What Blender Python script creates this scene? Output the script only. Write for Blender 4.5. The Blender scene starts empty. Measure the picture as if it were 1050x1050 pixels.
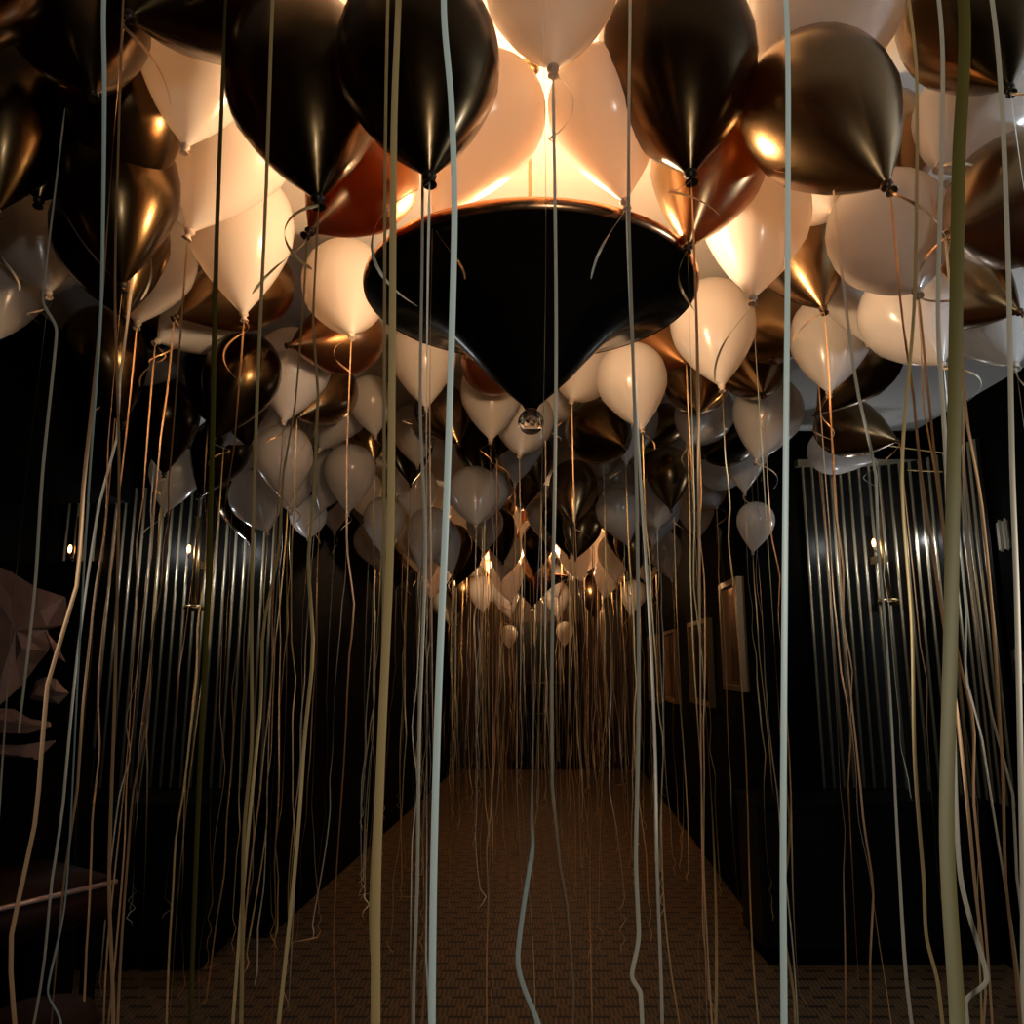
import bpy, bmesh, math, random
from mathutils import Vector, Matrix, Quaternion
random.seed(11)
sc = bpy.context.scene
COL = sc.collection
V = Vector
PI = math.pi

# ------------------------------------------------------------------ camera
F = 820.0
PITCH = math.radians(10.7)
CAM = V((0, 0, 1.5))
cp, sp = math.cos(PITCH), math.sin(PITCH)
cd = bpy.data.cameras.new('camera'); cam = bpy.data.objects.new('camera', cd); COL.objects.link(cam)
cam.location = CAM; cam.rotation_euler = (PI/2 + PITCH, 0, 0)
cd.sensor_width = 36; cd.sensor_fit = 'HORIZONTAL'; cd.lens = F/1050*36; cd.clip_start = 0.02
sc.camera = cam

def ray(px, py):
    u, v = (px-525)/F, (525-py)/F
    return V((u, cp - v*sp, sp + v*cp))
def at_t(px, py, t): return CAM + ray(px, py)*t          # t: depth along the view axis
def at_y(px, py, y):
    r = ray(px, py); return CAM + r*(y/r.y)

# ------------------------------------------------------------------ materials
def nt(name):
    m = bpy.data.materials.new(name); m.use_nodes = True
    n = m.node_tree.nodes; l = m.node_tree.links
    return m, n, l, n['Principled BSDF'], n['Material Output']
def pbr(name, col, rough=.5, metal=0., spec=.5, coat=0., noise=None):
    m, n, l, b, o = nt(name)
    b.inputs['Base Color'].default_value = (*col, 1); b.inputs['Roughness'].default_value = rough
    b.inputs['Metallic'].default_value = metal; b.inputs['Specular IOR Level'].default_value = spec
    b.inputs['Coat Weight'].default_value = coat
    if noise:
        sc_, amt = noise
        tx = n.new('ShaderNodeTexNoise'); tx.inputs['Scale'].default_value = sc_
        tc = n.new('ShaderNodeTexCoord'); l.new(tc.outputs['Object'], tx.inputs['Vector'])
        mx = n.new('ShaderNodeMix'); mx.data_type = 'RGBA'
        mx.inputs['A'].default_value = (*[c*(1-amt) for c in col], 1)
        mx.inputs['B'].default_value = (*[min(1, c*(1+amt)) for c in col], 1)
        l.new(tx.outputs['Fac'], mx.inputs['Factor']); l.new(mx.outputs['Result'], b.inputs['Base Color'])
    return m
def latex(name, col, rough, metal, tcol, tfac, coat=.3):
    """stretched rubber: glossy outside, lets some light through"""
    m, n, l, b, o = nt(name)
    b.inputs['Base Color'].default_value = (*col, 1); b.inputs['Roughness'].default_value = rough
    b.inputs['Metallic'].default_value = metal; b.inputs['Coat Weight'].default_value = coat
    b.inputs['Coat Roughness'].default_value = .12
    t = n.new('ShaderNodeBsdfTranslucent'); t.inputs['Color'].default_value = (*tcol, 1)
    mx = n.new('ShaderNodeMixShader'); mx.inputs[0].default_value = tfac
    l.new(b.outputs[0], mx.inputs[1]); l.new(t.outputs[0], mx.inputs[2]); l.new(mx.outputs[0], o.inputs['Surface'])
    return m
def emit(name, col, s):
    m, n, l, b, o = nt(name)
    b.inputs['Base Color'].default_value = (0, 0, 0, 1)
    b.inputs['Emission Color'].default_value = (*col, 1); b.inputs['Emission Strength'].default_value = s
    return m

M = {}
M['pearl'] = latex('pearl_latex', (.80, .77, .74), .22, 0, (.97, .86, .74), .42)
M['bronze'] = latex('bronze_chrome_latex', (.36, .235, .115), .27, 1, (.85, .36, .09), .14, .12)
M['rust'] = latex('backlit_bronze_latex', (.34, .17, .07), .30, .95, (.72, .23, .04), .22, .12)  # same bronze balloons, with the orange glow of backlight put into the colour
M['rust_knot'] = pbr('backlit_bronze_knot_latex', (.12, .045, .02), .4, .4)
M['truffle'] = latex('shaded_bronze_latex', (.085, .052, .022), .25, 1, (.7, .20, .03), .05, .12)  # darkened copy of the bronze, shade of poorly lit balloons put into the colour
M['truffle_knot'] = pbr('shaded_bronze_knot_latex', (.03, .018, .01), .4, .5)
M['pearl_knot'] = latex('pearl_knot_latex', (.62, .52, .42), .35, 0, (.8, .6, .4), .2)
M['bronze_knot'] = pbr('bronze_knot_latex', (.10, .055, .025), .4, .6)
M['gold'] = pbr('gold_ribbon', (.80, .56, .24), .36, .4)
M['copper'] = pbr('copper_ribbon', (.78, .45, .22), .36, .4)
M['silver'] = pbr('champagne_ribbon', (.84, .74, .56), .36, .25)
M['aqua'] = pbr('pale_aqua_ribbon', (.78, .90, .82), .4, .05)
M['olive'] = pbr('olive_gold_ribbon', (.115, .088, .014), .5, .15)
M['ceiling'] = pbr('ceiling_paint', (.72, .71, .67), .8, noise=(6, .04))
M['black'] = pbr('black_wall_paint', (.003, .0026, .002), .8, spec=.03, noise=(3, .3))
M['blackgloss'] = pbr('black_lacquer', (.004, .0036, .003), .4, spec=.15, noise=(8, .3))
M['brownwall'] = pbr('dark_brown_wall', (.05, .024, .010), .6, noise=(4, .3))
M['shade_out'] = pbr('black_enamel', (.003, .003, .003), .16, 0, .35)
M['copper_metal'] = pbr('polished_copper', (.72, .36, .17), .25, 1)
M['bulb'] = emit('warm_bulb', (1, .72, .38), 40)
M['flute'] = pbr('fluted_bronze_metal', (.62, .55, .38), .36, .7)
M['brass'] = pbr('aged_brass', (.45, .31, .14), .32, 1)
M['wood_gold'] = pbr('gilded_wood', (.26, .15, .05), .4, .3)
M['mirror'] = pbr('bronze_tinted_mirror', (.42, .25, .13), .06, 1)
M['leather'] = pbr('dark_red_leather', (.022, .007, .004), .6, spec=.15, noise=(20, .3))
M['trim'] = pbr('pink_metal_trim', (.6, .40, .33), .35, .4)
M['paper'] = pbr('crumpled_foil_sheet', (.36, .22, .175), .5, .15, noise=(7, .45))
M['steel'] = pbr('dull_steel', (.16, .14, .10), .45, 1)
m, n, l, b, o = nt('clear_crystal')
b.inputs['Transmission Weight'].default_value = 1; b.inputs['Roughness'].default_value = .0; b.inputs['IOR'].default_value = 1.5
b.inputs['Base Color'].default_value = (1, .97, .95, 1); M['crystal'] = m
M['sconce_bulb'] = emit('orange_sconce_bulb', (1, .45, .15), 8)

# basket-weave carpet: alternate blocks of bars, with dark dashes between
m, n, l, b, o = nt('basket_weave_carpet')
tc = n.new('ShaderNodeTexCoord'); sx = n.new('ShaderNodeSeparateXYZ'); l.new(tc.outputs['Object'], sx.inputs[0])
def mth(op, a, bb=None, cc=None):
    q = n.new('ShaderNodeMath'); q.operation = op
    for i, w in enumerate((a, bb, cc)):
        if w is None: continue
        if isinstance(w, (int, float)): q.inputs[i].default_value = w
        else: l.new(w, q.inputs[i])
    return q.outputs[0]
CW, CH = .15, .105
yr = mth('DIVIDE', sx.outputs['Y'], CH)
row = mth('FLOOR', yr); par = mth('FLOORED_MODULO', row, 2.0)
xr = mth('ADD', mth('DIVIDE', sx.outputs['X'], CW), mth('MULTIPLY', par, .5))
fx = mth('FRACT', xr); fy = mth('FRACT', yr)
dash = mth('MULTIPLY', mth('LESS_THAN', mth('ABSOLUTE', mth('SUBTRACT', fx, .5)), .34), mth('LESS_THAN', mth('ABSOLUTE', mth('SUBTRACT', fy, .12)), .12))
bars = mth('MULTIPLY', mth('GREATER_THAN', mth('FRACT', mth('MULTIPLY', xr, 7.0)), .62), mth('GREATER_THAN', fy, .24))
nz = n.new('ShaderNodeTexNoise'); nz.inputs['Scale'].default_value = 60; l.new(tc.outputs['Object'], nz.inputs['Vector'])
dark = mth('MAXIMUM', mth('MULTIPLY', dash, .88), mth('MULTIPLY', bars, .6))
dark = mth('MINIMUM', mth('ADD', dark, mth('MULTIPLY', nz.outputs['Fac'], .25)), 1.0)
mx = n.new('ShaderNodeMix'); mx.data_type = 'RGBA'
mx.inputs['A'].default_value = (.20, .12, .053, 1); mx.inputs['B'].default_value = (.012, .007, .003, 1)
l.new(dark, mx.inputs['Factor']); l.new(mx.outputs['Result'], b.inputs['Base Color'])
b.inputs['Roughness'].default_value = .62
bp = n.new('ShaderNodeBump'); bp.inputs['Strength'].default_value = .4; bp.inputs['Distance'].default_value = .004; bp.invert = True
l.new(dark, bp.inputs['Height']); l.new(bp.outputs[0], b.inputs['Normal'])
M['carpet'] = m

# ------------------------------------------------------------------ mesh helpers
def add_box(bm, lo, hi, mat=None):
    r = bmesh.ops.create_cube(bm, size=1)
    c = (V(lo)+V(hi))/2; s = V(hi)-V(lo)
    for v in r['verts']:
        v.co = V((v.co.x*s.x, v.co.y*s.y, v.co.z*s.z)) + c
        if mat: v.co = mat @ v.co
    return r['verts']
def add_lathe(bm, prof, seg=32, centre=V((0, 0, 0)), close=True):
    rings = []
    for r, z in prof:
        if r < 1e-6: rings.append([bm.verts.new(centre+V((0, 0, z)))])
        else: rings.append([bm.verts.new(centre+V((r*math.cos(2*PI*k/seg), r*math.sin(2*PI*k/seg), z))) for k in range(seg)])
    for a, c in zip(rings, rings[1:]):
        for k in range(seg):
            k2 = (k+1) % seg
            if len(a) == 1 and len(c) == 1: continue
            if len(a) == 1: bm.faces.new((a[0], c[k], c[k2]))
            elif len(c) == 1: bm.faces.new((a[k], c[0], a[k2]))
            else: bm.faces.new((a[k], c[k], c[k2], a[k2]))
def add_tube(bm, pts, r, seg=8):
    pts = [V(p) for p in pts]; rings = []
    for i, p in enumerate(pts):
        d = (pts[min(i+1, len(pts)-1)] - pts[max(i-1, 0)]).normalized()
        a = d.orthogonal().normalized(); b2 = d.cross(a)
        rings.append([bm.verts.new(p + (a*math.cos(2*PI*k/seg)+b2*math.sin(2*PI*k/seg))*r) for k in range(seg)])
    for a, c in zip(rings, rings[1:]):
        for k in range(seg): bm.faces.new((a[k], a[(k+1) % seg], c[(k+1) % seg], c[k]))
    bm.faces.new(rings[0]); bm.faces.new(rings[-1])
def obj(name, bm, mat, parent=None, loc=(0, 0, 0), smooth=True):
    bmesh.ops.recalc_face_normals(bm, faces=bm.faces)
    me = bpy.data.meshes.new(name); bm.to_mesh(me); bm.free()
    if smooth:
        for p in me.polygons: p.use_smooth = True
    me.materials.append(mat)
    ob = bpy.data.objects.new(name, me); COL.objects.link(ob); ob.location = loc
    if parent: ob.parent = parent
    return ob
def link_mesh(name, me, parent=None):
    ob = bpy.data.objects.new(name, me); COL.objects.link(ob)
    if parent: ob.parent = parent
    return ob
def tag(o, label, cat, group=None):
    o['label'] = label; o['category'] = cat
    if group: o['group'] = group
    return o
def thing(name, label, cat, loc=(0, 0, 0), group=None):
    return tag_loc(bpy.data.objects.new(name, None), label, cat, loc, group)
def tag_loc(o, label, cat, loc, group):
    COL.objects.link(o); o.location = loc; o.empty_display_size = .05
    return tag(o, label, cat, group)
def box_obj(name, lo, hi, mat, parent=None, mtx=None, bevel=0):
    bm = bmesh.new(); add_box(bm, lo, hi, mtx)
    if bevel: bmesh.ops.bevel(bm, geom=bm.edges[:], offset=bevel, segments=2, affect='EDGES')
    return obj(name, bm, mat, parent, smooth=False)
def struct(o): o['kind'] = 'structure'; return o

# ------------------------------------------------------------------ room shell
CEIL = 2.92
FAR = 12.0
BAY = 4.8
XR, XL = 2.50, -2.72
def rx(y): return 1.41 + .061*(y-BAY)
def lx(y): return -1.355 + .076*(y-BAY)
struct(box_obj('floor', (XL-.1, -4.6, -.1), (XR+.1, FAR+.2, 0), M['carpet']))
struct(box_obj('ceiling', (XL-.1, -4.6, CEIL), (XR+.1, FAR+.2, CEIL+.1), M['ceiling']))
struct(box_obj('wall_far', (-2, FAR, 0), (3, FAR+.12, CEIL), M['brownwall']))
struct(box_obj('wall_rear', (XL-.1, -4.72, 0), (XR+.1, -4.6, CEIL), M['black']))
struct(box_obj('wall_right', (XR, -4.6, 0), (XR+.12, BAY, CEIL), M['black']))
struct(box_obj('wall_left', (XL-.12, -4.6, 0), (XL, BAY, CEIL), M['black']))
def prism(name, poly, z0, z1, mat):
    bm = bmesh.new()
    a = [bm.verts.new((x, y, z0)) for x, y in poly]; c = [bm.verts.new((x, y, z1)) for x, y in poly]
    k = len(poly)
    for i in range(k): bm.faces.new((a[i], a[(i+1) % k], c[(i+1) % k], c[i]))
    bm.faces.new(a[::-1]); bm.faces.new(c)
    return struct(obj(name, bm, mat, smooth=False))
prism('wall_corridor_right', [(rx(BAY), BAY), (XR+.12, BAY), (XR+.12, FAR), (rx(FAR), FAR)], 0, CEIL, M['black'])
prism('wall_corridor_left', [(lx(BAY), BAY), (lx(FAR), FAR), (XL-.12, FAR), (XL-.12, BAY)], 0, CEIL, M['black'])

# fluted metal wall facing in both bays
def fluted(name, path, z0, z1, label):
    """path: list of points; the ridges run upright along it"""
    bm = bmesh.new()
    pitch, nseg = .057, 8
    P = []; L = 0; pts = [V((*p, 0)) for p in path]
    cum = [0]
    for a, c in zip(pts, pts[1:]): cum.append(cum[-1]+(c-a).length)
    nr = int(cum[-1]/pitch)
    cols = []
    for i in range(nr*nseg+1):
        s = min(i*pitch/nseg, cum[-1]-1e-6)
        k = max(j for j in range(len(cum)-1) if cum[j] <= s)
        f = (s-cum[k])/(cum[k+1]-cum[k]); p = pts[k].lerp(pts[k+1], f)
        d = (pts[k+1]-pts[k]).normalized(); nn = V((d.y, -d.x, 0))
        ph = (i % nseg)/nseg
        if ph: continue
        ring = []
        for k2 in range(5):
            a = PI*k2/4
            q = p + d*(.0085*math.cos(a)) + nn*(.011*math.sin(a))
            ring.append((bm.verts.new((q.x, q.y, z0)), bm.verts.new((q.x, q.y, z1))))
        for a, c in zip(ring, ring[1:]): bm.faces.new((a[0], c[0], c[1], a[1]))
        bm.faces.new([r[1] for r in ring]); bm.faces.new([r[0] for r in ring])
    ob = struct(obj(name, bm, M['flute']))
    bm = bmesh.new(); prev = None
    for p in path:
        c = (bm.verts.new((*p, z0)), bm.verts.new((*p, z1)))
        if prev: bm.faces.new((prev[0], c[0], c[1], prev[1]))
        prev = c
    q = obj('backing', bm, M['blackgloss'], ob); return ob
arc = [(XR-.45+.43*math.sin(a), BAY-.03-.43*(1-math.cos(a))) for a in [i*PI/2/10 for i in range(11)]]
fluted('trim_1', [(1.78, BAY-.03)] + arc + [(XR-.02, 4.1)], .80, 2.68, '')
fluted('trim_2', [(XL+.03, BAY-.03), (lx(BAY)-.03, BAY-.03)], .80, 2.55, '')
struct(box_obj('trim_3', (1.74, BAY-.07, 2.68), (XR, BAY-.005, 2.72), M['flute']))

struct(box_obj('blackout_box', (XL, 1.3, 2.3), (-1.95, 4.0, CEIL), M['black']))  # added black box hiding the lit ceiling, keeps the left corner dark
# black counter in the right bay and low cabinet in the left bay
def counter(lo, hi, label, xs):
    t = thing('counter', label, 'counter', (lo[0], lo[1], 0))
    o = V((lo[0], lo[1], 0))
    def P(name, a, c, mat, bev=.006):
        q = box_obj(name, V(a)-o, V(c)-o, mat, t, bevel=bev); return q
    P('body', (lo[0], lo[1], .08), (hi[0], hi[1], hi[2]-.04), M['blackgloss'])
    P('top', (lo[0]-.015, lo[1]-.02, hi[2]-.04), (hi[0], hi[1], hi[2]), M['blackgloss'])
    P('plinth', (lo[0]+.03, lo[1]+.03, 0), (hi[0], hi[1], .08), M['black'], .002)
    for i in range(xs):
        w = (hi[0]-lo[0]-.04)/xs
        d = P('door', (lo[0]+.02+i*w+.006, lo[1]-.012, .12), (lo[0]+.02+(i+1)*w-.006, lo[1]+.01, hi[2]-.08), M['blackgloss'], .004)
        box_obj('handle', (.02, 0, 0), (.03, .0, 0), M['steel'], d) if False else None
    return t
counter((1.27, 4.36, 0), (XR-.03, 4.74, .80), 'low black counter in front of the fluted right wall', 3)
counter((XL+.04, 4.30, 0), (-1.55, 4.72, .80), 'low black counter in front of the fluted left wall', 3)

# far door with push bars
t = struct(box_obj('door_1', (.0, FAR-.05, 0), (1.0, FAR-.005, 2.1), M['blackgloss'], bevel=.004))
for z in (.78, 1.22):
    bm = bmesh.new(); add_tube(bm, [(.15, FAR-.11, z), (.85, FAR-.11, z)], .012); add_tube(bm, [(.18, FAR-.11, z), (.18, FAR-.04, z)], .01); add_tube(bm, [(.82, FAR-.11, z), (.82, FAR-.04, z)], .01)
    q = obj('push_bar', bm, M['steel']); q.parent = t
# black service door on the right wall with its hinges
t = struct(box_obj('door_2', (XR-.04, 3.3, 0.02), (XR-.002, 4.02, 2.2), M['black'], bevel=.004))
for py in (550, 683, 812):
    p = at_y(1012, py, 3.98)
    bm = bmesh.new()
    for dy in (0, .045):
        r = bmesh.ops.create_cone(bm, cap_ends=True, segments=10, radius1=.007, radius2=.007, depth=.16)
        for v in r['verts']: v.co += V((XR-.05, 3.96-dy, p.z))
    add_box(bm, (XR-.05, 3.9, p.z-.07), (XR-.04, 3.99, p.z+.07))
    q = obj('hinge', bm, M['steel'], smooth=False); q.parent = t

# ------------------------------------------------------------------ framed mirrors along the corridor
def wall_mirror(y0, y1, z0, z1, side, label):
    fx = rx if side > 0 else lx
    a = V((fx(y0), y0, 0)); c = V((fx(y1), y1, 0)); d = (c-a).normalized()
    nrm = V((-d.y, d.x, 0)) if side > 0 else V((d.y, -d.x, 0))
    L = (c-a).length
    t = thing('framed_mirror', label, 'mirror', a + V((0, 0, z0)), 'framed mirrors on the corridor walls')
    R = Matrix((d, nrm, V((0, 0, 1)))).transposed().to_4x4()
    t.rotation_euler = R.to_euler()
    H = z1-z0
    bm = bmesh.new(); w = .035
    for lo, hi in (((0, .002, 0), (L, .05, w)), ((0, .002, H-w), (L, .05, H)), ((0, .002, w), (w, .05, H-w)), ((L-w, .002, w), (L, .05, H-w))): add_box(bm, lo, hi)
    obj('frame', bm, M['wood_gold'], t, smooth=False)
    bm = bmesh.new(); add_box(bm, (w, .004, w), (L-w, .022, H-w)); obj('mirror_glass', bm, M['mirror'], t, smooth=False)
wall_mirror(4.86, 5.42, 1.33, 2.02, 1, 'dark framed mirror on right wall nearest the fluted panel')
wall_mirror(5.95, 6.85, 1.18, 1.83, 1, 'pale edged framed mirror, second along right corridor wall')
wall_mirror(7.7, 8.5, 1.12, 1.82, 1, 'narrow orange edged mirror, third along right corridor wall')
wall_mirror(9.2, 10.1, 1.05, 1.82, 1, 'last framed mirror on right wall before the far door')
wall_mirror(5.12, 5.82, 1.22, 1.92, -1, 'brown mirror with gold bottom edge on left corridor wall')
wall_mirror(7.2, 8.0, 1.2, 1.9, -1, 'small framed mirror further back on left corridor wall')

# ------------------------------------------------------------------ wall sconces
def sconce(top, label):
    t = thing('wall_sconce', label, 'wall lamp', top, 'tube sconces on the fluted walls')
    bm = bmesh.new(); add_tube(bm, [(0, 0, 0), (.004, 0, -.25), (.012, 0, -.52)], .018, 14); obj('tube', bm, M['brass'], t)
    bm = bmesh.new(); add_lathe(bm, [(.022, -.55), (.055, -.545), (.06, -.53), (.055, -.515), (.022, -.51)], 20, V((.012, 0, 0))); obj('base_ring', bm, M['brass'], t)
    bm = bmesh.new(); add_box(bm, (-.02, 0, -.30), (.03, .12, -.26)); obj('bracket', bm, M['brass'], t, smooth=False)
    bm = bmesh.new(); bmesh.ops.create_uvsphere(bm, u_segments=10, v_segments=8, radius=.011)
    for v in bm.verts: v.co = V((v.co.x, v.co.y, v.co.z*2.4)) + V((-.045, 0, -.19))
    obj('bulb', bm, M['sconce_bulb'], t)
    bm = bmesh.new(); add_tube(bm, [(-.045, 0, -.21), (-.045, 0, -.235), (-.02, .0, -.25), (0, 0, -.25)], .006); obj('bulb_arm', bm, M['brass'], t)
    return t
SC1, SC2, SC3 = at_y(901, 524, 4.6), at_y(204, 530, 4.6), at_y(83, 530, 4.6)
sconce(SC1, 'brass tube sconce on fluted right wall with small orange bulb')
sconce(SC2, 'tube sconce on fluted left wall behind the hanging ribbons')
sconce(SC3, 'tube sconce at far left beside the crumpled sheet sculpture')

# two cables strung across the black right wall
def cable(pa, pb, y, sag, label):
    a, c = at_y(*pa, y), at_y(*pb, y-.35)
    bm = bmesh.new(); add_tube(bm, [a.lerp(c, i/16) - V((0, 0, sag*4*(i/16)*(1-i/16))) for i in range(17)], .0035, 6)
    tag(obj('cable', bm, M['gold']), label, 'cable')
cable((905, 456), (1070, 474), 4.55, .01, 'upper thin gold cable strung across the black right wall')
cable((930, 482), (1070, 482), 4.55, .012, 'lower thin gold cable strung across the black right wall')

# ------------------------------------------------------------------ pendant lamps
def pendant(loc, label):
    """loc: centre of the rim"""
    t = thing('pendant_lamp', label, 'pendant lamp', loc, 'black bell shaped pendant lamps')
    out = [(.014, -.312), (.020, -.300), (.034, -.285), (.060, -.258), (.095, -.218), (.135, -.168), (.178, -.116), (.225, -.074), (.275, -.044), (.325, -.024), (.365, -.010), (.386, 0)]
    out = [(r, z*.84) for r, z in out]
    inn = [(.376, .002), (.350, -.008), (.320, -.017), (.270, -.036), (.220, -.064), (.172, -.106), (.128, -.156), (.088, -.206), (.05, -.25), (0, -.27)]
    inn = [(r, z*.84) for r, z in inn]
    bm = bmesh.new(); add_lathe(bm, [(0, -.262)] + out, 72); shade = obj('shade', bm, M['shade_out'], t)
    bm = bmesh.new(); add_lathe(bm, inn, 72); obj('reflector', bm, M['copper_metal'], t)
    bm = bmesh.new(); add_lathe(bm, [(.386, -.002), (.391, .003), (.392, .013), (.389, .021), (.384, .023), (.378, .019), (.375, .002), (.386, -.002)], 72); obj('rim', bm, M['copper_metal'], shade)
    bm = bmesh.new(); bmesh.ops.create_uvsphere(bm, u_segments=24, v_segments=16, radius=.029)
    for v in bm.verts: v.co.z -= .291
    obj('crystal_ball', bm, M['crystal'], t)
    bm = bmesh.new(); add_lathe(bm, [(0, -.267), (.010, -.267), (.013, -.257), (.013, -.250), (0, -.250)], 16); obj('finial_cap', bm, M['brass'], t)
    up = CEIL - loc[2]
    bm = bmesh.new(); add_tube(bm, [(0, 0, -.2), (0, 0, up-.01)], .004, 10); obj('stem', bm, M['brass'], t)
    bm = bmesh.new(); add_lathe(bm, [(0, up-.02), (.018, up-.02), (.024, up-.012), (.024, up-.001), (0, up-.001)], 24); obj('ceiling_rose', bm, M['brass'], t)
    for k in range(3):
        a = k*2*PI/3 + .5
        bm = bmesh.new(); bmesh.ops.create_uvsphere(bm, u_segments=14, v_segments=10, radius=.03)
        for v in bm.verts: v.co = V((v.co.x, v.co.y, v.co.z*1.2)) + V((.09*math.cos(a), .09*math.sin(a), -.035))
        obj('bulb', bm, M['bulb'], t)
    for ch in [shade] + [c for c in t.children if c.name.startswith('reflector')]: ch.scale = (.96, .96, 1)
    return t
LAMP = V((.042, 1.70, 2.315))
LAMP2 = V((.20, 7.9, 2.315))
pendant(LAMP, 'large black bell shaped pendant lamp with crystal ball, front')
pendant(LAMP2, 'far black pendant lamp with small crystal ball deep in corridor')
def plight(name, loc, energy, col, r):
    d = bpy.data.lights.new(name, 'POINT'); d.energy = energy; d.color = col; d.shadow_soft_size = r
    q = bpy.data.objects.new(name, d); COL.objects.link(q); q.location = loc; return q
plight('lamp_glow', LAMP+V((0, 0, .065)), 44, (1, .64, .35), .06)
plight('lamp_glow', LAMP2+V((0, 0, .09)), 105, (1, .60, .32), .06)
plight('end_fill_light', V((.35, 11.2, 2.35)), 11, (1, .58, .27), .08)  # added warm fill for the corridor end, no lamp visible there
# cool white light of the hall behind the camera, and a cool lamp on the right wall outside the frame
d = bpy.data.lights.new('hall_spotlight', 'SPOT'); d.energy = 22; d.color = (1, .97, .90); d.spot_size = math.radians(125); d.spot_blend = .6; d.shadow_soft_size = .06
q = bpy.data.objects.new('hall_spotlight', d); COL.objects.link(q); q.location = (.5, -.7, 1.72)
q.rotation_euler = (V((.15, 3.0, 1.75))-q.location).to_track_quat('-Z', 'Y').to_euler()
plight('wall_lamp_light', V((2.05, 1.35, 2.35)), 26, (.76, .88, 1), .05)
for sx_ in (SC1, SC2):
    for dx in (-.22, .22): plight('sconce_light', sx_ + V((dx, -.02, -.17)), 1.8, (.93, .95, 1), .03)

# ------------------------------------------------------------------ balloons
def body_mesh(name, mat, s):
    """unit balloon, neck at the origin, pointing up; widest radius .5"""
    prof = [(.020, 0), (.032, .012), (.060, .045), (.108, .10), (.175, .175), (.255, .27), (.335, .38), (.408, .50), (.472, .62), (.496, .74), (.5, .83)]
    prof += [(.5*math.cos(a), .83+.47*math.sin(a)) for a in [i*PI/2/8 for i in range(1, 9)]]
    prof = [(r, z*s) for r, z in prof]; prof[-1] = (0, prof[-1][1])
    bm = bmesh.new(); add_lathe(bm, [(0, 0)] + prof, 28)
    bmesh.ops.recalc_face_normals(bm, faces=bm.faces)
    me = bpy.data.meshes.new(name); bm.to_mesh(me); bm.free()
    for p in me.polygons: p.use_smooth = True
    me.materials.append(mat); return me
def knot_mesh(name, mat):
    bm = bmesh.new()
    add_lathe(bm, [(0, .03), (.022, .025), (.040, .008), (.042, -.012), (.026, -.028), (.018, -.035), (.036, -.060), (.040, -.070), (.030, -.068), (0, -.045)], 12)
    bmesh.ops.recalc_face_normals(bm, faces=bm.faces)
    me = bpy.data.meshes.new(name); bm.to_mesh(me); bm.free()
    for p in me.polygons: p.use_smooth = True
    me.materials.append(mat); return me
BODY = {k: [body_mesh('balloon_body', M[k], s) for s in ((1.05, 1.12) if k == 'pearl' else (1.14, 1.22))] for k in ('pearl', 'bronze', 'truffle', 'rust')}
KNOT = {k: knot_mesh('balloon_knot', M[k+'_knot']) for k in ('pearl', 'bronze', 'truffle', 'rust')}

def ribbon_bm(pts, w, tw0, twist, seed=0):
    """a flat ribbon with a shallow fold along its middle, slowly twisting"""
    bm = bmesh.new(); rows = []
    N = len(pts)
    for i, p in enumerate(pts):
        d = (pts[min(i+1, N-1)] - pts[max(i-1, 0)]).normalized()
        a = d.cross(V((.13, 1, .07))).normalized(); c = d.cross(a)
        th = tw0 + twist*math.sin(i/N*5+seed)
        s = a*math.cos(th) + c*math.sin(th); nn = -a*math.sin(th) + c*math.cos(th)
        ww = w*(.35 if i in (0, N-1) else 1)
        rows.append((bm.verts.new(p - s*ww/2), bm.verts.new(p + nn*w*.10), bm.verts.new(p + s*ww/2)))
    for a, c in zip(rows, rows[1:]):
        bm.faces.new((a[0], a[1], c[1], c[0])); bm.faces.new((a[1], a[2], c[2], c[1]))
    return bm
def hang_path(L, rnd, floor_at, sway=.03, drift=.06, n=46):
    """from the knot at the origin, straight down with waves and a curled end; floor_at: z of the floor below the knot"""
    ax, ay = rnd.uniform(0, 6.3), rnd.uniform(0, 6.3)
    kx, ky = rnd.uniform(2, 5), rnd.uniform(2, 5)
    dx, dy = rnd.uniform(-drift, drift), rnd.uniform(-drift, drift)
    kink = [rnd.uniform(.15, .95) for _ in range(3)]; kd = [V((rnd.uniform(-1, 1), rnd.uniform(-1, 1), 0))*.018 for _ in kink]
    pts = []
    for i in range(n):
        f = i/(n-1)
        p = V((dx*f*f + sway*f*.7*(math.sin(kx*f*2+ax)-math.sin(ax)), dy*f*f + sway*f*.7*(math.sin(ky*f*2+ay)-math.sin(ay)), -L*f))
        for k, dd in zip(kink, kd): p += dd*max(0, 1-abs(f-k)/.07)
        pts.append(p)
    # crimped end
    e = pts[-1]; ph = rnd.uniform(0, 6.3); am = rnd.uniform(.004, .016); st = rnd.uniform(.018, .034)
    for k in range(1, rnd.choice((3, 5, 8, 11))):
        z = e.z - st*k
        q = V((e.x + am*math.sin(k*1.7+ph)*rnd.uniform(.4, 1.6)-am*math.sin(ph), e.y + am*math.cos(k*1.4+ph)-am*math.cos(ph), z))
        if q.z < floor_at + .006:
            q = V((e.x + .016*k*math.cos(ph) + am*math.sin(k*1.3), e.y + .016*k*math.sin(ph) + am*math.cos(k*1.1), floor_at+.006+.004*(k % 2)))
        pts.append(q)
    return pts
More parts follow.
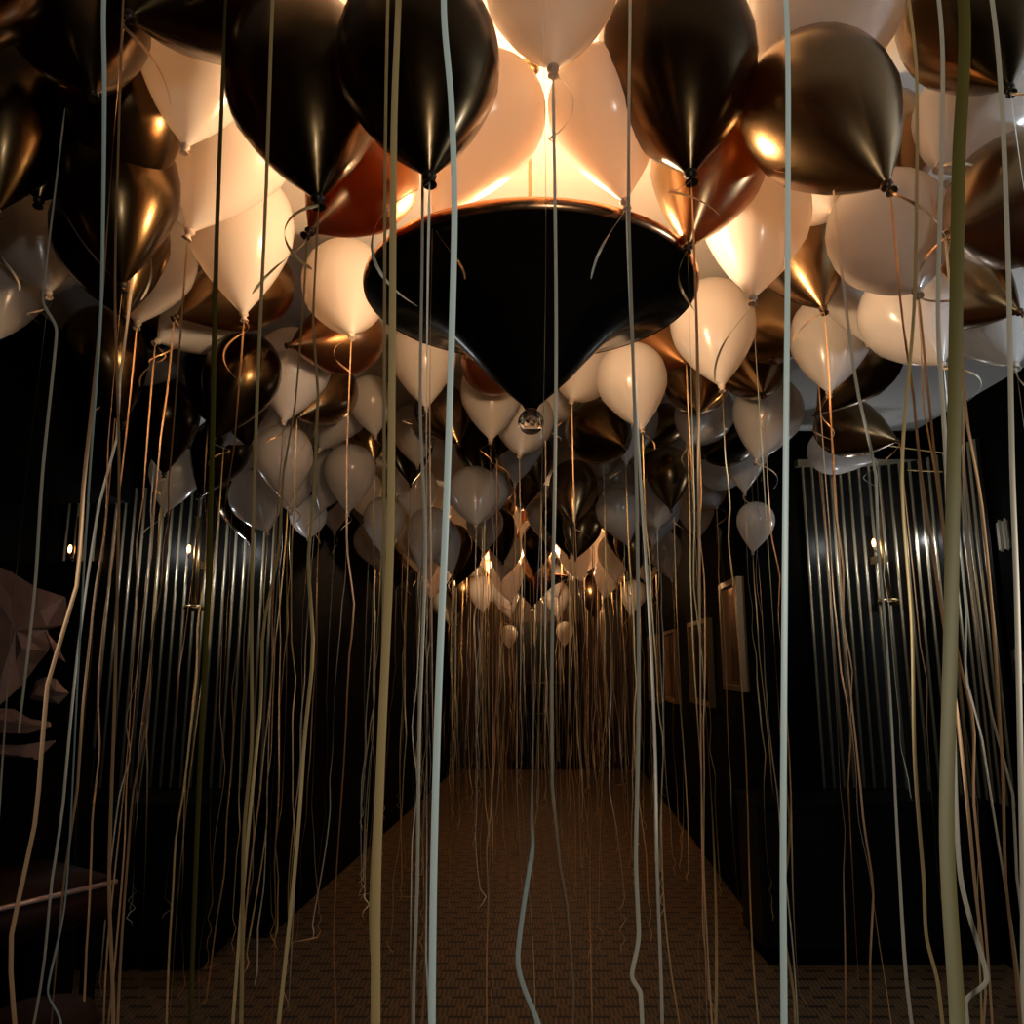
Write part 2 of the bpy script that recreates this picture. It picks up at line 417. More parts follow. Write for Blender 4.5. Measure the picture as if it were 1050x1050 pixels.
def tail_path(rnd):
    """short curled free end beside the knot"""
    L = rnd.uniform(.06, .17); turn = rnd.uniform(2.5, 6.5)*rnd.choice((-1, 1)); a0 = rnd.uniform(0, 6.3)
    R = rnd.uniform(.016, .045); pts = []
    for i in range(22):
        f = i/21; a = a0 + turn*f
        pts.append(V((R*(math.cos(a)-math.cos(a0))*(.4+f), R*(math.sin(a)-math.sin(a0))*(.4+f), .012*math.sin(f*PI) - L*f)))
    return pts
BALLS = []   # (centre, radius)
def balloon(kind, knot, cdir, D, label, group, rnd, rib=None, end=None, tail=None, width=.0052):
    t = thing('balloon', label, 'balloon', knot, group)
    q = V((0, 0, 1)).rotation_difference(cdir)
    b = link_mesh('body', rnd.choice(BODY[kind]), t)
    b.rotation_mode = 'QUATERNION'; b.rotation_quaternion = q @ Quaternion((0, 0, 1), rnd.uniform(0, 6.3)); b.scale = (D, D, D)
    k = link_mesh('knot', KNOT[kind], t); k.rotation_mode = 'QUATERNION'; k.rotation_quaternion = q; s = max(D, .24); k.scale = (s, s, s)
    if rib is None: rib = rnd.choice(('gold', 'gold', 'gold', 'copper', 'silver', 'silver'))
    if rib:
        low = rnd.uniform(.02, .55) if end is None else end
        off = -cdir*.045*D
        pts = hang_path(max(.3, knot.z - low), rnd, -knot.z)
        pts = [p + off for p in pts]
        obj('ribbon', ribbon_bm(pts, width, rnd.uniform(-.9, .9), rnd.uniform(.4, 1.5), rnd.uniform(0, 6)), M[rib], t)
        if tail or (tail is None and rnd.random() < .6):
            obj('ribbon_tail', ribbon_bm([p+off for p in tail_path(rnd)], width*.95, rnd.uniform(-1, 1), 1.2), M[rib], t)
    return t

G1 = 'balloons around the front lamp'
P_, B_, D_, R_ = 'pearl', 'bronze', 'truffle', 'rust'
# kind, centre x y, knot x y, width in the photo, label, options
CAT = [
 (D_, -35, -45, -75, 60, 150, 'bronze balloon with coppery rim in the upper left corner', {}),
 (D_, 78, 8, 95, 95, 140, 'black looking balloon filling the top between corner and sideways one', {'rib': 0}),
 (D_, 55, 120, 40, 205, 120, 'black looking balloon between the left edge one and the long dark one', {'rib': 0}),
 (D_, 8, 115, -4, 216, 125, 'almost black bronze balloon at upper left edge, below the corner one', {}),
 (D_, 125, 95, 141, 222, 122, 'long dark bronze balloon with orange right side, left of the peach one', {'rib': 'silver'}),
 (D_, 122, 190, 125, 292, 118, 'dark brown balloon hanging just under the long dark one at left', {'rib': 'copper'}),
 (D_, 228, -28, 133, 17, 165, 'dark green-gold balloon lying sideways at the top, curly ribbon at its neck', {'rib': 'copper', 'tail': 1}),
 (D_, 312, 80, 326, 203, 160, 'dark bronze balloon pointing straight down left of the lamp, pale streaks at neck', {'rib': 'gold'}),
 (P_, 205, 62, 190, 150, 112, 'peach pearl balloon half hidden between two dark ones at upper left', {'rib': 0}),
 (P_, 240, 140, 195, 237, 126, 'large matte peach pearl balloon with knot at lower left', {'rib': 'copper'}),
 (P_, 246, 232, 250, 322, 108, 'bright cream pearl balloon with curly copper ribbon, below the peach one', {'rib': 'copper', 'tail': 1}),
 (P_, 152, 262, 141, 331, 96, 'rosy pearl balloon below the dark brown balloon at left', {'rib': 'copper'}),
 (B_, 252, 296, 182, 325, 84, 'brown bronze balloon lying sideways behind the bright cream one', {'rib': 'copper'}),
 (R_, 376, 180, 318, 237, 108, 'bronze balloon coloured rust orange as if backlit, left above the lampshade', {'D': .205, 'rib': 'gold', 'tail': 1}),
 (D_, 429, 58, 440, 180, 166, 'big dark bronze balloon pointing down left of centre top', {'rib': 'silver', 'tail': 1}),
 (P_, 565, -22, 567, 70, 140, 'grey pearl balloon at top centre with dark knot over the lamp', {'D': .235, 'rib': 'silver'}),
 (P_, 500, 118, 446, 222, 120, 'glowing peach pearl balloon above left of the lampshade rim', {'D': .215, 'rib': 'copper', 'tail': 1}),
 (P_, 620, 108, 641, 206, 118, 'glowing peach pearl balloon above right of the lampshade rim', {'D': .215, 'rib': 'silver', 'tail': 1}),
 (D_, 692, 58, 708, 178, 162, 'big dark bronze balloon pointing down right of centre top', {'rib': 'copper'}),
 (B_, 727, 165, 706, 252, 118, 'coppery bronze balloon just right of the lampshade rim', {'D': .24, 'rib': 'gold'}),
 (P_, 846, 0, 846, 88, 152, 'grey pearl balloon at the top right, round, facing down', {'rib': 'silver', 'tail': 1}),
 (B_, 836, 110, 909, 190, 150, 'wide bronze balloon tilted right under the top right grey pearl', {'rib': 'copper'}),
 (D_, 990, 15, 1034, 90, 132, 'dark bronze balloon in the upper right corner', {'rib': 'silver'}),
 (P_, 1003, 112, 964, 170, 118, 'bluish pearl balloon with bright glint under the upper right corner', {'rib': 'silver'}),
 (B_, 1046, 205, 977, 238, 135, 'brown bronze balloon cut by the right edge, bluish pearl above it', {'rib': 'copper'}),
 (B_, 972, 288, 1045, 320, 95, 'shiny bronze balloon lying sideways at right, strong highlight at neck', {'rib': 'silver'}),
 (B_, 900, 148, 928, 196, 108, 'bronze balloon tucked behind the wide tilted bronze one', {'rib': 'gold'}),
 (P_, 910, 235, 940, 298, 120, 'pinkish pearl balloon at right with wide round belly', {'rib': 'copper'}),
 (P_, 930, 320, 966, 373, 95, 'cool pearl balloon below the pinkish one against the grey ceiling', {'rib': 'silver', 'tail': 1}),
 (P_, 1018, 322, 1041, 374, 95, 'cool pearl balloon at right edge under the shiny bronze one', {'rib': 'silver'}),
 (P_, 776, 222, 772, 305, 108, 'tall peach pearl balloon right of the lampshade', {'D': .24, 'rib': 'gold', 'tail': 1}),
 (B_, 820, 252, 844, 316, 98, 'orange bronze balloon right beside the tall peach pearl', {'rib': 'copper'}),
 (B_, 790, 335, 834, 350, 76, 'orange brown balloon lying sideways below the tall peach pearl', {'rib': 'copper'}),
 (P_, 731, 333, 740, 396, 86, 'cream pearl balloon with bow of ribbon at knot, lower right of shade', {'rib': 'gold', 'tail': 1}),
 (B_, 772, 372, 782, 404, 72, 'bronze balloon right of the cream pearl with the bow', {'rib': 'copper'}),
 (P_, 851, 345, 850, 402, 80, 'bluish pearl balloon with bright spot, right of the orange bronze ones', {'rib': 'copper', 'tail': 1}),
 (B_, 884, 372, 838, 424, 72, 'olive bronze balloon slanting down left behind the bluish pearl', {'rib': 'copper'}),
 (B_, 866, 438, 920, 452, 60, 'bronze balloon lying sideways in front of the grey ceiling corner', {'rib': 'copper'}),
 (P_, 850, 462, 897, 472, 48, 'grey pearl balloon peeping out under the sideways bronze one', {'rib': 'silver'}),
 (P_, 355, 290, 360, 343, 90, 'brilliantly lit pearl balloon touching the left side of the shade', {'rib': 'copper', 'tail': 1}),
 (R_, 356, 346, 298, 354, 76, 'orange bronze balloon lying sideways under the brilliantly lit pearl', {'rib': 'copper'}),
 (P_, 301, 373, 291, 432, 76, 'mauve pearl balloon pointing down left of the orange sideways one', {'rib': 'copper', 'tail': 1}),
 (P_, 434, 364, 437, 418, 68, 'bright cream pearl balloon under the left lower edge of shade', {'rib': 'silver'}),
 (R_, 508, 374, 478, 366, 64, 'bronze balloon coloured as if backlit, half hidden left of the shade tip', {'rib': 0}),
 (P_, 504, 402, 503, 451, 64, 'pinkish pearl balloon left of the crystal ball', {'rib': 'copper', 'tail': 1}),
 (P_, 538, 432, 533, 466, 60, 'grey pearl balloon directly behind the crystal ball', {'rib': 'silver'}),
 (P_, 600, 376, 587, 410, 66, 'bright cream pearl balloon right of the shade tip', {'rib': 'copper', 'tail': 1}),
 (P_, 647, 386, 658, 440, 72, 'round pearl balloon with white glint, right of the shade tip', {'rib': 'gold', 'tail': 1}),
 (R_, 668, 350, 702, 372, 64, 'bronze balloon coloured rust red as if backlit, under the right lower edge of shade', {'rib': 'copper'}),
 (B_, 714, 390, 716, 424, 66, 'copper bronze balloon under the cream pearl with the bow', {'rib': 'copper'}),
 (P_, 574, 410, 560, 428, 46, 'small pinkish pearl balloon wedged just right of crystal ball', {'rib': 'silver', 'tail': 1}),
 (D_, 604, 412, 617, 429, 46, 'small brown balloon below the bright cream one right of tip', {'rib': 'silver'}),
 (P_, 613, 462, 619, 487, 50, 'grey pearl balloon with flat top, two balloons below right tip', {'rib': 'gold'}),
 (B_, 588, 500, 588, 538, 50, 'dark gold balloon hanging upright below right of crystal ball', {'rib': 'copper'}),
 (B_, 674, 485, 690, 517, 46, 'shiny gold bronze balloon with yellow highlight right of centre', {'rib': 'gold'}),
 (P_, 672, 514, 674, 542, 48, 'grey pearl balloon directly below the shiny gold one', {'rib': 'silver'}),
 (B_, 681, 436, 660, 458, 42, 'slim olive balloon slanting between the round pearl and copper bronze', {'rib': 0}),
 (P_, 722, 425, 706, 455, 60, 'bluish pearl balloon under the copper bronze one', {'rib': 'gold'}),
 (P_, 788, 420, 776, 472, 70, 'wrinkled bluish pearl balloon behind the pale right hand ribbon', {'rib': 'silver', 'tail': 1}),
 (D_, 746, 448, 722, 468, 60, 'dark balloon with white glint between two bluish pearls at right', {'rib': 0}),
 (P_, 738, 480, 768, 478, 46, 'grey pearl balloon lying sideways, neck right, under the dark one', {'rib': 'silver'}),
 (P_, 722, 500, 734, 519, 44, 'grey pearl balloon below the sideways grey one', {'rib': 'gold'}),
 (P_, 775, 532, 772, 566, 38, 'small dim pearl balloon with sparkling ribbon at the right corridor edge', {'rib': 'gold'}),
 (P_, 713, 522, 716, 552, 38, 'dim grey pearl balloon left of the small sparkling one', {'rib': 'gold'}),
 (P_, 637, 514, 640, 556, 46, 'dim grey pearl balloon between the dark gold and shiny gold ones', {'rib': 'silver'}),
 (P_, 486, 503, 488, 539, 52, 'grey pearl balloon with two glints, right of the pale aqua ribbon', {'rib': 'silver'}),
 (P_, 298, 492, 298, 525, 46, 'grey pearl balloon with white glint at left, two side by side', {'rib': 'gold'}),
 (P_, 342, 506, 343, 546, 42, 'grey pearl balloon hanging lowest in the left cluster', {'rib': 'silver'}),
 (P_, 262, 508, 274, 545, 54, 'dim pearl balloon at the left end of the grey cluster', {'rib': 'gold'}),
 (P_, 316, 528, 316, 552, 38, 'shadowed pearl balloon between the glinting grey and the lowest one', {'rib': 'gold'}),
 (P_, 426, 498, 430, 540, 44, 'dim pearl balloon left of the pale aqua ribbon', {'rib': 'silver'}),
 (P_, 416, 544, 413, 570, 36, 'small shadowed pearl balloon below the one left of aqua ribbon', {'rib': 'gold'}),
 (D_, 490, 458, 497, 492, 46, 'dark bronze balloon under the pinkish pearl left of crystal ball', {'rib': 'gold', 'tail': 1}),
 (B_, 374, 438, 384, 473, 46, 'bronze balloon with gold sheen left of the wide gold ribbon', {'rib': 'silver'}),
 (P_, 352, 418, 328, 461, 56, 'grey pearl balloon slanting left under the orange sideways one', {'rib': 'silver'}),
 (B_, 334, 404, 306, 428, 62, 'brown balloon with gold glint behind the mauve pearl', {'rib': 'gold'}),
 (P_, 380, 408, 385, 447, 48, 'mauve grey pearl balloon below the brilliantly lit one', {'rib': 'gold'}),
 (P_, 424, 438, 428, 478, 48, 'grey pearl balloon under the bright cream one at shade left', {'rib': 'gold'}),
 (B_, 452, 420, 470, 455, 55, 'brown balloon between bright cream and pinkish pearls below shade', {'rib': 0}),
 (P_, 160, 358, 123, 393, 68, 'shadowed pearl balloon slanting left under the rosy pearl', {'rib': 'copper', 'tail': 1}),
 (D_, 164, 404, 180, 420, 60, 'dark balloon with gold curl in front at far left cluster', {'rib': 'copper', 'tail': 1}),
 (D_, 226, 384, 214, 432, 76, 'dark bronze balloon with orange glint under the sideways brown one', {'rib': 'copper'}),
 (P_, 258, 422, 231, 455, 62, 'dim grey pearl balloon below right of the orange glint', {'rib': 'gold'}),
 (P_, 176, 434, 172, 456, 40, 'small dim pearl balloon lowest at far left', {'rib': 'silver'}),
 (P_, 214, 322, 162, 350, 82, 'rosy pearl balloon seen under the sideways brown one', {'rib': 'copper', 'tail': 1}),
 (P_, 36, 228, 49, 300, 100, 'dim mauve pearl balloon by the left edge with visible knot', {'rib': 'silver', 'tail': 1}),
 (P_, -2, 285, -12, 352, 95, 'dim grey pearl balloon cut off by the left edge', {'rib': 0}),
 (D_, 152, 326, 170, 346, 70, 'brown balloon half hidden below the rosy pearl at left', {'rib': 0}),
 (P_, 834, 190, 852, 216, 76, 'peach pearl balloon squeezed behind the wide tilted bronze one', {'rib': 0}),
 (P_, 880, 296, 890, 352, 72, 'grey shadowed pearl balloon between the bluish and pinkish pearls', {'rib': 0}),
 (D_, 612, 442, 640, 458, 66, 'dark brown balloon above the flat topped grey pearl', {'rib': 0}),
]
def place(cx, cy, kx, ky, W, D, q=.88):
    t = D*F/W
    c = at_t(cx, cy, t)
    r = ray(kx, ky)
    L = q*D                      # centre to neck
    # point on the knot's ray at distance L from the centre, the nearer one
    o = CAM - c; A = r.dot(r); Bq = 2*r.dot(o); Cq = o.dot(o) - L*L
    disc = Bq*Bq - 4*A*Cq
    s = (-Bq - math.sqrt(disc))/(2*A) if disc > 0 else -Bq/(2*A)
    return c, CAM + r*s
PL = []; FIX = []
for k, (kind, cx, cy, kx, ky, W, lab, opt) in enumerate(CAT):
    D = opt.pop('D', .285); opt = dict(opt)
    FIX.append(D < .26)
    PL.append([kind, cx, cy, kx, ky, W, lab, opt, D])
def geo(e): return place(*e[1:6], e[8], .88 if e[0] == 'pearl' else .96)
def cap(e):
    # keep under the ceiling, whatever the depth
    for _ in range(30):
        c, kn = geo(e)
        out = c.y > BAY-.2 and not (lx(c.y)+.13 < c.x < rx(c.y)-.13)
        if c.z + e[8]*.5 > CEIL - .005 or out: e[8] *= .98
        else: break
# settle: neighbours that cut into each other are moved along their own sight line
for it in range(60):
    moved = 0
    G = [geo(e) for e in PL]
    for i in range(len(PL)):
        for j in range(i+1, len(PL)):
            ci, cj = G[i][0], G[j][0]
            need = (PL[i][8] + PL[j][8])*.5*.97
            dd = (ci-cj).length
            if dd < need:
                a, b2 = (i, j) if (ci-CAM).length < (cj-CAM).length else (j, i)
                if PL[a][8] > .225 and not FIX[a]: PL[a][8] *= .994
                if PL[b2][8] < .35 and not FIX[b2]: PL[b2][8] *= 1.006
                moved += 1
    for e in PL: cap(e)
    if not moved: break
zs = []
for i, e in enumerate(PL):
    c, kn = geo(e)
    rnd = random.Random(100+i)
    d = (c-kn)
    t = balloon(e[0], kn, d.normalized(), e[8], e[6], G1 if c.y < 3.3 else 'balloons under the corridor ceiling', rnd, **{**e[7]})
    BALLS.append((c, e[8]/2)); zs.append((round(c.y, 2), round(c.z, 2), round(kn.z, 2), round(e[8], 3), round(d.length/e[8], 2)))
print('MANUAL', len(PL)); print(zs)

# ------------------------------------------------------------------ the crowd further down the corridor
def free(c, r):
    return all((c-q).length > (r+s)*.93 for q, s in BALLS) and min((c.xy-LAMP.xy).length, (c.xy-LAMP2.xy).length) > .1
NF = 0
def fill(kind, x, y, z, D, label, group, rnd, lean=.35, rib=None):
    global NF
    ax = V((rnd.uniform(-lean, lean), rnd.uniform(-lean, lean), 1)).normalized()
    c = V((x, y, z))
    if not free(c, D/2): return None
    t = balloon(kind, c - ax*.88*D, ax, D, label, group, rnd, rib=rib, width=.0062 if y < 6 else .0085)
    BALLS.append((c, D/2)); NF += 1
    return t
def zone(y):
    return 'before' if y < 6.6 else ('around' if y < 9.2 else 'beyond')
LAB = {
 ('pearl', 'before'): 'dim grey pearl balloon in the dense crowd midway down the corridor',
 ('bronze', 'before'): 'dim dark bronze balloon in the dense crowd midway down the corridor',
 ('pearl', 'around'): 'small warm lit pearl balloon gathered around the far pendant lamp',
 ('bronze', 'around'): 'small rust bronze balloon gathered around the far pendant lamp',
 ('pearl', 'beyond'): 'tiny pearl balloon beyond the far pendant lamp by the end wall',
 ('bronze', 'beyond'): 'tiny bronze balloon beyond the far pendant lamp by the end wall',
}
def proj(p):
    d = V(p) - CAM; zf = d.y*cp + d.z*sp; u = d.x; v = -d.y*sp + d.z*cp
    return 525 + F*u/zf, 525 - F*v/zf
# the lit balloons hanging low beyond the far lamp
FARLIT = [
 ('pearl', 493, 604, 496, 622, 31, 'warm lit crumpled pearl balloon far down, left of centre, beside a rust one'),
 ('pearl', 518, 610, 524, 630, 31, 'warm lit pearl balloon far down, just left of the small crystal ball'),
 ('bronze', 472, 605, 470, 628, 34, 'far rust bronze balloon with warm lit pearls either side'),
 ('pearl', 455, 615, 462, 632, 28, 'warm lit pearl balloon far down behind the wide pale aqua ribbon'),
 ('pearl', 566, 591, 572, 604, 25, 'warm lit pearl balloon far down, upper of two right of small crystal ball'),
 ('pearl', 570, 611, 573, 630, 29, 'warm lit pearl balloon far down, lower of two right of small crystal ball'),
 ('bronze', 608, 610, 610, 626, 30, 'far rust red balloon lit from above, right of the pale pair'),
 ('pearl', 650, 608, 644, 622, 27, 'warm lit pearl balloon far down at the right corridor side'),
 ('pearl', 522, 650, 522, 662, 17, 'tiny lit pearl balloon hanging lowest, left of the far crystal ball'),
 ('pearl', 579, 648, 578, 662, 17, 'tiny lit pearl balloon hanging lowest, right of the far crystal ball'),
]
for i, (kind, cx, cy, kx, ky, W, lab) in enumerate(FARLIT):
    yy = 9.5 + .25*(i % 2) if W > 20 else 11.3
    r = ray(cx, cy); tt = yy/r.y; D = min(.33, max(.24, W*tt/F))
    c = CAM + r*tt
    kn = c + V(((kx-cx)*tt/F*.8, -.02, -.85*D))
    balloon(kind, kn, (c-kn).normalized(), D, lab, 'lit balloons beyond the far lamp', random.Random(700+i), width=.009)
    BALLS.append((c, D/2))
for q in ('before', 'around', 'beyond'): LAB[('truffle', q)] = LAB[('bronze', q)].replace('bronze', 'near black bronze').replace('rust ', '').replace('dark ', '')
rnd = random.Random(5)
y = 3.9
while y < 11.6:
    xa = (lx(y) if y > BAY-.2 else -1.75) + .19; xb = (rx(y) if y > BAY-.2 else 1.5) - .19
    x = xa + rnd.uniform(0, .15)
    while x < xb:
        kind = 'pearl' if rnd.random() < .58 else ('bronze' if rnd.random() < .6 else 'truffle')
        D = rnd.uniform(.25, .29)
        low = (0, .05, .2, .32, .42, .5) if 4.4 < y < 7.3 else (0, .02, .05, .12, .25)
        z = CEIL - .58*D - rnd.choice(low) * rnd.uniform(.8, 1)
        yy = y + rnd.uniform(-.1, .1)
        zz = zone(yy)
        if 8.2 < yy < 9.9: z = max(z, 2.66)
        if (V((x, yy)) - LAMP2.xy).length < .62 and z < 2.62: z = 2.70
        fill(kind, x, yy, z, D, LAB[(kind, zz)], {'before': 'balloons midway down the corridor', 'around': 'balloons around the far lamp', 'beyond': 'balloons beyond the far lamp'}[zz], rnd)
        x += rnd.uniform(.25, .34)
    y += .31
# left bay, above the fluted wall, and the gaps behind the nearest balloons
n0 = 0
for i in range(260):
    side = rnd.random()
    if side < .6: x, y, z = rnd.uniform(-1.78, -.75), rnd.uniform(1.2, 4.55), rnd.uniform(2.45, 2.76)
    else: x, y, z = rnd.uniform(.8, 2.2), rnd.uniform(1.2, 3.2), rnd.uniform(2.62, 2.76)
    px, py = proj((x, y, z))
    if x < 0 and (px < 105 and py > 120 or py > 500 or (150 < px < 345 and py < 340)): continue
    if x > 0 and (px < 780 or py > 300 or px > 1120): continue
    if px < -60 or py < -160: continue
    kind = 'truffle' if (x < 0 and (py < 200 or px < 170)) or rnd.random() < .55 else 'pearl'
    where = ('in the dark left bay over the fluted wall' if y > 2.6 else 'filling a gap at the upper left') if x < 0 else 'filling a gap among balloons at the upper right'
    if fill(kind, x, y, z, rnd.uniform(.26, .29), {'pearl': 'shadowed pearl balloon ', 'truffle': 'black looking bronze balloon '}[kind] + where, 'balloons in the gaps', rnd, rib=None if y > 2.6 else 0): n0 += 1
print('GAPS', n0)
print('FILL', NF)

# ------------------------------------------------------------------ ribbons of balloons above the frame, hanging close to the camera
def near_ribbon(pts, y, w, mat, label, tw=.1, twist=.25):
    P = []
    y0 = y if not isinstance(y, tuple) else y[0]; y1 = y if not isinstance(y, tuple) else y[1]
    k = len(pts)
    ctrl = [at_y(px, py, y0+(y1-y0)*i/(k-1)) for i, (px, py) in enumerate(pts)]
    top = ctrl[0].copy(); top.z = max(top.z+.2, 2.42); ctrl = [top] + ctrl
    e = ctrl[-1]
    if e.z > .02 and pts[-1][1] > 1000:  
        k2 = max(2, int(e.z/.2))
        for i in range(1, k2+1): ctrl.append(V((e.x+.03*i/k2, e.y+.02*i/k2, e.z+(.012-e.z)*i/k2)))   # on down to the floor
    # smooth curve through the points
    K = len(ctrl); tg = []
    for i in range(K):
        a, c = ctrl[max(i-1, 0)], ctrl[min(i+1, K-1)]
        lim = min((ctrl[i]-a).length if i else 9, (c-ctrl[i]).length if i < K-1 else 9)
        tg.append((c-a).normalized()*lim)
    for i in range(K-1):
        for s in range(10):
            f = s/10; f2 = f*f; f3 = f2*f
            P.append(ctrl[i]*(2*f3-3*f2+1) + tg[i]*(f3-2*f2+f) + ctrl[i+1]*(3*f2-2*f3) + tg[i+1]*(f3-f2))
    P.append(ctrl[-1])
    tag(obj('balloon_ribbon', ribbon_bm(P, w, tw, twist, y0*7), M[mat]), label, 'ribbon', 'ribbons hanging close to the camera')
near_ribbon([(455, 0), (463, 110), (466, 230), (459, 480), (450, 700), (445, 880), (443, 1050), (444, 1200)], .52, .0044, 'aqua', 'wide pale aqua ribbon crossing the left half of black lampshade')
near_ribbon([(806, 0), (808, 200), (806, 450), (804, 700), (803, 900), (804, 1060), (803, 1200)], .60, .0045, 'aqua', 'straight pale aqua ribbon right of the lampshade, top to bottom')
near_ribbon([(107, -10), (107, 90), (106, 200), (103, 330), (91, 500), (80, 690), (73, 830), (66, 930), (49, 1015), (62, 1048), (60, 1130)], .80, .0058, 'aqua', 'white ribbon slanting down at the far left, kinked at the bottom', .1, .6)
near_ribbon([(409, -10), (404, 130), (402, 380), (400, 560), (392, 740), (386, 900), (385, 1050), (384, 1200)], (.62, .40), .0054, 'gold', 'broad beige gold ribbon left of the lampshade reaching the floor', .05, .15)
near_ribbon([(398, -10), (395, 160), (394, 420), (393, 640), (389, 760), (380, 940), (388, 1060)], .9, .0045, 'gold', 'thin gold ribbon just beside the broad beige one')
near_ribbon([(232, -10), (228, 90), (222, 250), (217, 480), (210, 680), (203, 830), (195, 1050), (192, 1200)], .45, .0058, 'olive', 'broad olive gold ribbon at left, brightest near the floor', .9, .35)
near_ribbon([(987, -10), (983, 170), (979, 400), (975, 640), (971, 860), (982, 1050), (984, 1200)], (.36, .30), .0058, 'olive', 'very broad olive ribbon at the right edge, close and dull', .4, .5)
near_ribbon([(280, -10), (273, 190), (264, 400), (258, 600), (258, 760), (250, 860), (247, 1060)], .85, .0050, 'gold', 'gold ribbon passing in front of the bright cream pearl at left')
near_ribbon([(127, -10), (121, 160), (118, 300), (122, 480), (118, 700), (112, 900), (116, 1060)], 1.0, .0050, 'copper', 'copper ribbon in front of the long dark balloon at left')
near_ribbon([(646, -10), (645, 100), (645, 230), (652, 470), (655, 700), (652, 880), (655, 960), (648, 1000), (657, 1020)], 1.0, .0050, 'silver', 'champagne ribbon over the right half of lampshade, wavy end', .1, .5)
near_ribbon([(558, 70), (560, 250), (556, 480), (548, 690), (545, 840), (546, 870), (531, 985), (552, 1050), (556, 1090)], 1.05, .0066, 'aqua', 'pale ribbon over the middle of lampshade, kinked above the carpet', .7, .8)
near_ribbon([(966, 40), (965, 180), (962, 330), (970, 470), (976, 640), (978, 760), (985, 900), (1012, 1002), (990, 1030)], 1.0, .0055, 'silver', 'champagne ribbon at right with sharp kink near the floor')
near_ribbon([(940, 80), (938, 300), (925, 480), (935, 640), (938, 780), (947, 900), (950, 960), (962, 1010)], 1.15, .0050, 'gold', 'gold ribbon in front of the black counter at right')
near_ribbon([(1024, 60), (1033, 240), (1038, 480), (1043, 620), (1049, 900), (1052, 1060)], .9, .0056, 'silver', 'pale ribbon running down along the right edge')
near_ribbon([(434, 60), (433, 250), (431, 420), (436, 560), (430, 750), (428, 900), (424, 1030)], 1.2, .0050, 'silver', 'thin champagne ribbon left of the wide pale aqua one')
near_ribbon([(44, 305), (58, 340), (44, 480), (36, 600), (25, 700), (19, 752)], 1.2, .0050, 'silver', 'pale ribbon hanging before the crumpled sheet at left')

# ------------------------------------------------------------------ left side: crumpled sheet sculpture, bench and stool
rnd = random.Random(3)
def sheet(name, outline, y, depth, parent, org):
    """an irregular crumpled metal sheet: faceted, with real thickness"""
    bm = bmesh.new()
    pts = [at_y(px, py, y) - org for px, py in outline]
    c = sum(pts, V())/len(pts)
    fr = []; 
    mid = [bm.verts.new(c.lerp(p, .55) + V((0, -depth*rnd.uniform(.3, 1), 0))) for p in pts]
    out = [bm.verts.new(p + V((0, -depth*rnd.uniform(-.3, .4), 0))) for p in pts]
    ctr = bm.verts.new(c + V((0, -depth*.8, 0)))
    k = len(pts)
    for i in range(k):
        j = (i+1) % k
        bm.faces.new((out[i], out[j], mid[j])); bm.faces.new((out[i], mid[j], mid[i])); bm.faces.new((mid[i], mid[j], ctr))
    bmesh.ops.recalc_face_normals(bm, faces=bm.faces)
    bmesh.ops.solidify(bm, geom=bm.faces[:], thickness=.006)
    return obj(name, bm, M['paper'], parent, smooth=False)
org = at_y(30, 775, 3.0); org.z = .0
t = thing('crumpled_sheet_sculpture', 'crumpled rosy metal sheet sculpture with jagged edges at the left edge', 'sculpture', org)
sheet('sheet', [(-60, 570), (-20, 575), (10, 585), (40, 603), (67, 612), (72, 639), (60, 643), (47, 646), (53, 660), (50, 668), (38, 681), (20, 703), (0, 725), (-60, 760)], 3.0, .05, t, org)
sheet('shard', [(37, 698), (48, 694), (59, 696), (70, 711), (59, 722), (30, 717)], 2.98, .03, t, org)
sheet('shard', [(-40, 724), (15, 727), (34, 737), (53, 740), (54, 745), (30, 752), (-40, 750)], 2.97, .04, t, org)
sheet('shard', [(-50, 762), (20, 764), (56, 759), (40, 779), (-50, 771)], 2.95, .03, t, org)
sheet('shard', [(47, 646), (58, 660), (67, 679), (60, 676), (52, 664)], 2.96, .02, t, org)
pz = at_y(10, 782, 3.05)
box_obj('pedestal', (pz.x-.5-org.x, 2.92-org.y, 0), (pz.x+.16-org.x, 3.35-org.y, at_y(10, 776, 2.95).z), M['black'], t, bevel=.01)
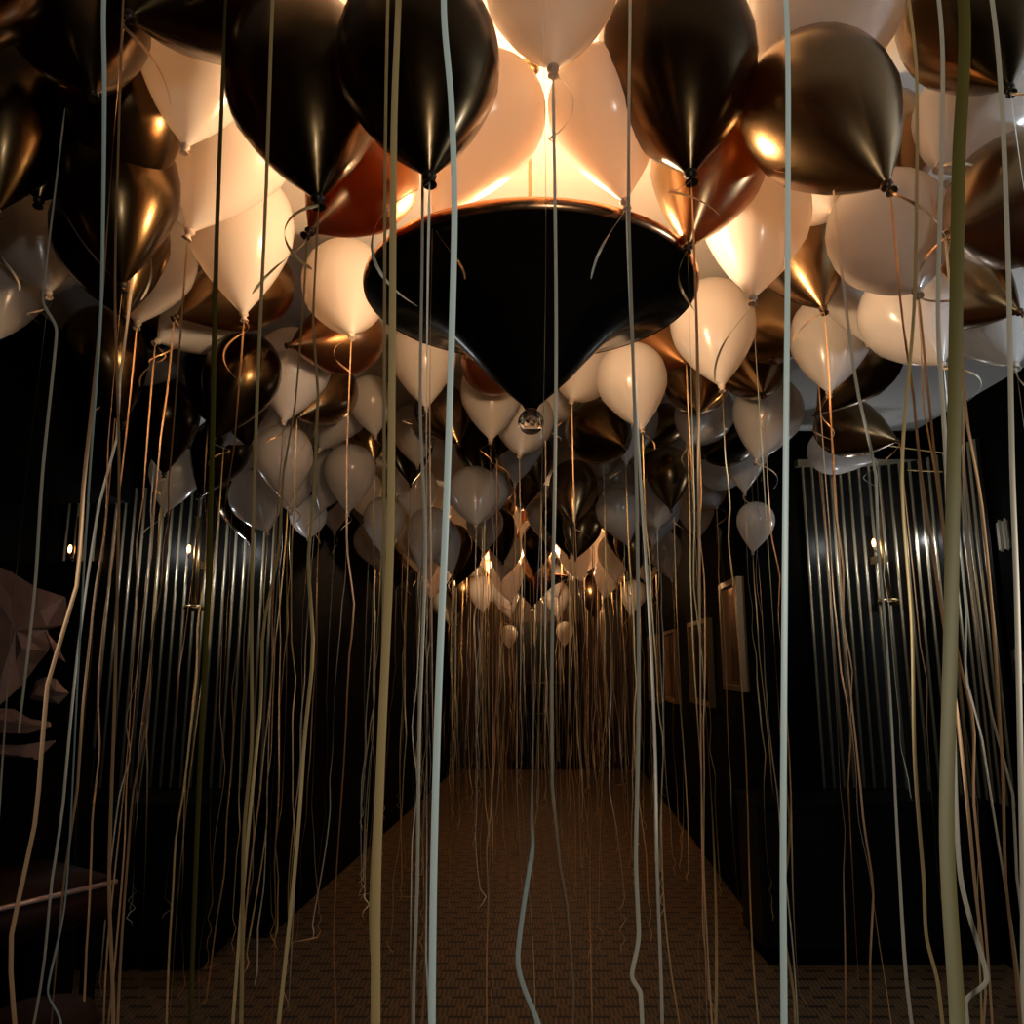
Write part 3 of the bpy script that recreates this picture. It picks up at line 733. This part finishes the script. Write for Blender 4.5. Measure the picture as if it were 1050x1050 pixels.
box_obj('backboard', (pz.x-.5-org.x, 3.16-org.y, .2), (pz.x+.2-org.x, 3.2-org.y, 1.9), M['black'], t, bevel=.004)

# bench
a = at_y(-60, 932, 2.35); c = at_y(112, 908, 2.75)
t = thing('bench', 'dark red leather bench with pale pink trim at lower left', 'bench', (a.x, a.y, 0))
d = (c-a); d.z = 0; L = d.length; t.rotation_euler = (0, 0, math.atan2(d.y, d.x)); H = (a.z+c.z)/2
bm = bmesh.new(); add_box(bm, (0, 0, H-.13), (L+.05, .48, H)); bmesh.ops.bevel(bm, geom=bm.edges[:], offset=.025, segments=3, affect='EDGES'); obj('seat', bm, M['leather'], t)
bm = bmesh.new(); add_tube(bm, [(0, -.008, H-.012), (L+.02, -.008, H-.012)], .008); obj('trim_rail', bm, M['trim'], t)
for x in (.05, L-.02):
    for yy in (.04, .42):
        bm = bmesh.new(); add_lathe(bm, [(0, 0), (.014, 0), (.026, H-.13), (0, H-.13)], 12, V((x, yy, 0))); obj('leg', bm, M['black'], t)
# stool
p = at_y(40, 1040, 2.1)
t = thing('stool', 'rounded dark brown stool at the bottom left corner', 'stool', (p.x-.02, p.y+.05, 0))
hh = p.z
bm = bmesh.new(); add_lathe(bm, [(0, hh-.10), (.10, hh-.10), (.125, hh-.085), (.135, hh-.05), (.115, hh-.015), (.07, hh), (0, hh+.008)], 32); obj('seat', bm, M['leather'], t)
bm = bmesh.new(); add_lathe(bm, [(0, 0), (.15, 0), (.15, .02), (.03, .04), (.025, hh-.10), (0, hh-.10)], 24); obj('pedestal', bm, M['black'], t)

# ------------------------------------------------------------------ world and view
w = bpy.data.worlds.new('world'); sc.world = w; w.use_nodes = True
bg = w.node_tree.nodes['Background']; bg.inputs[0].default_value = (.03, .028, .025, 1); bg.inputs[1].default_value = .02
sc.view_settings.view_transform = 'Standard'; sc.view_settings.look = 'None'; sc.view_settings.gamma = 1
sc.view_settings.use_curve_mapping = False; sc.view_settings.exposure = 0
sc.cycles.use_denoising = True; sc.cycles.sample_clamp_indirect = 6; sc.cycles.max_bounces = 10
sc.cycles.transparent_max_bounces = 8
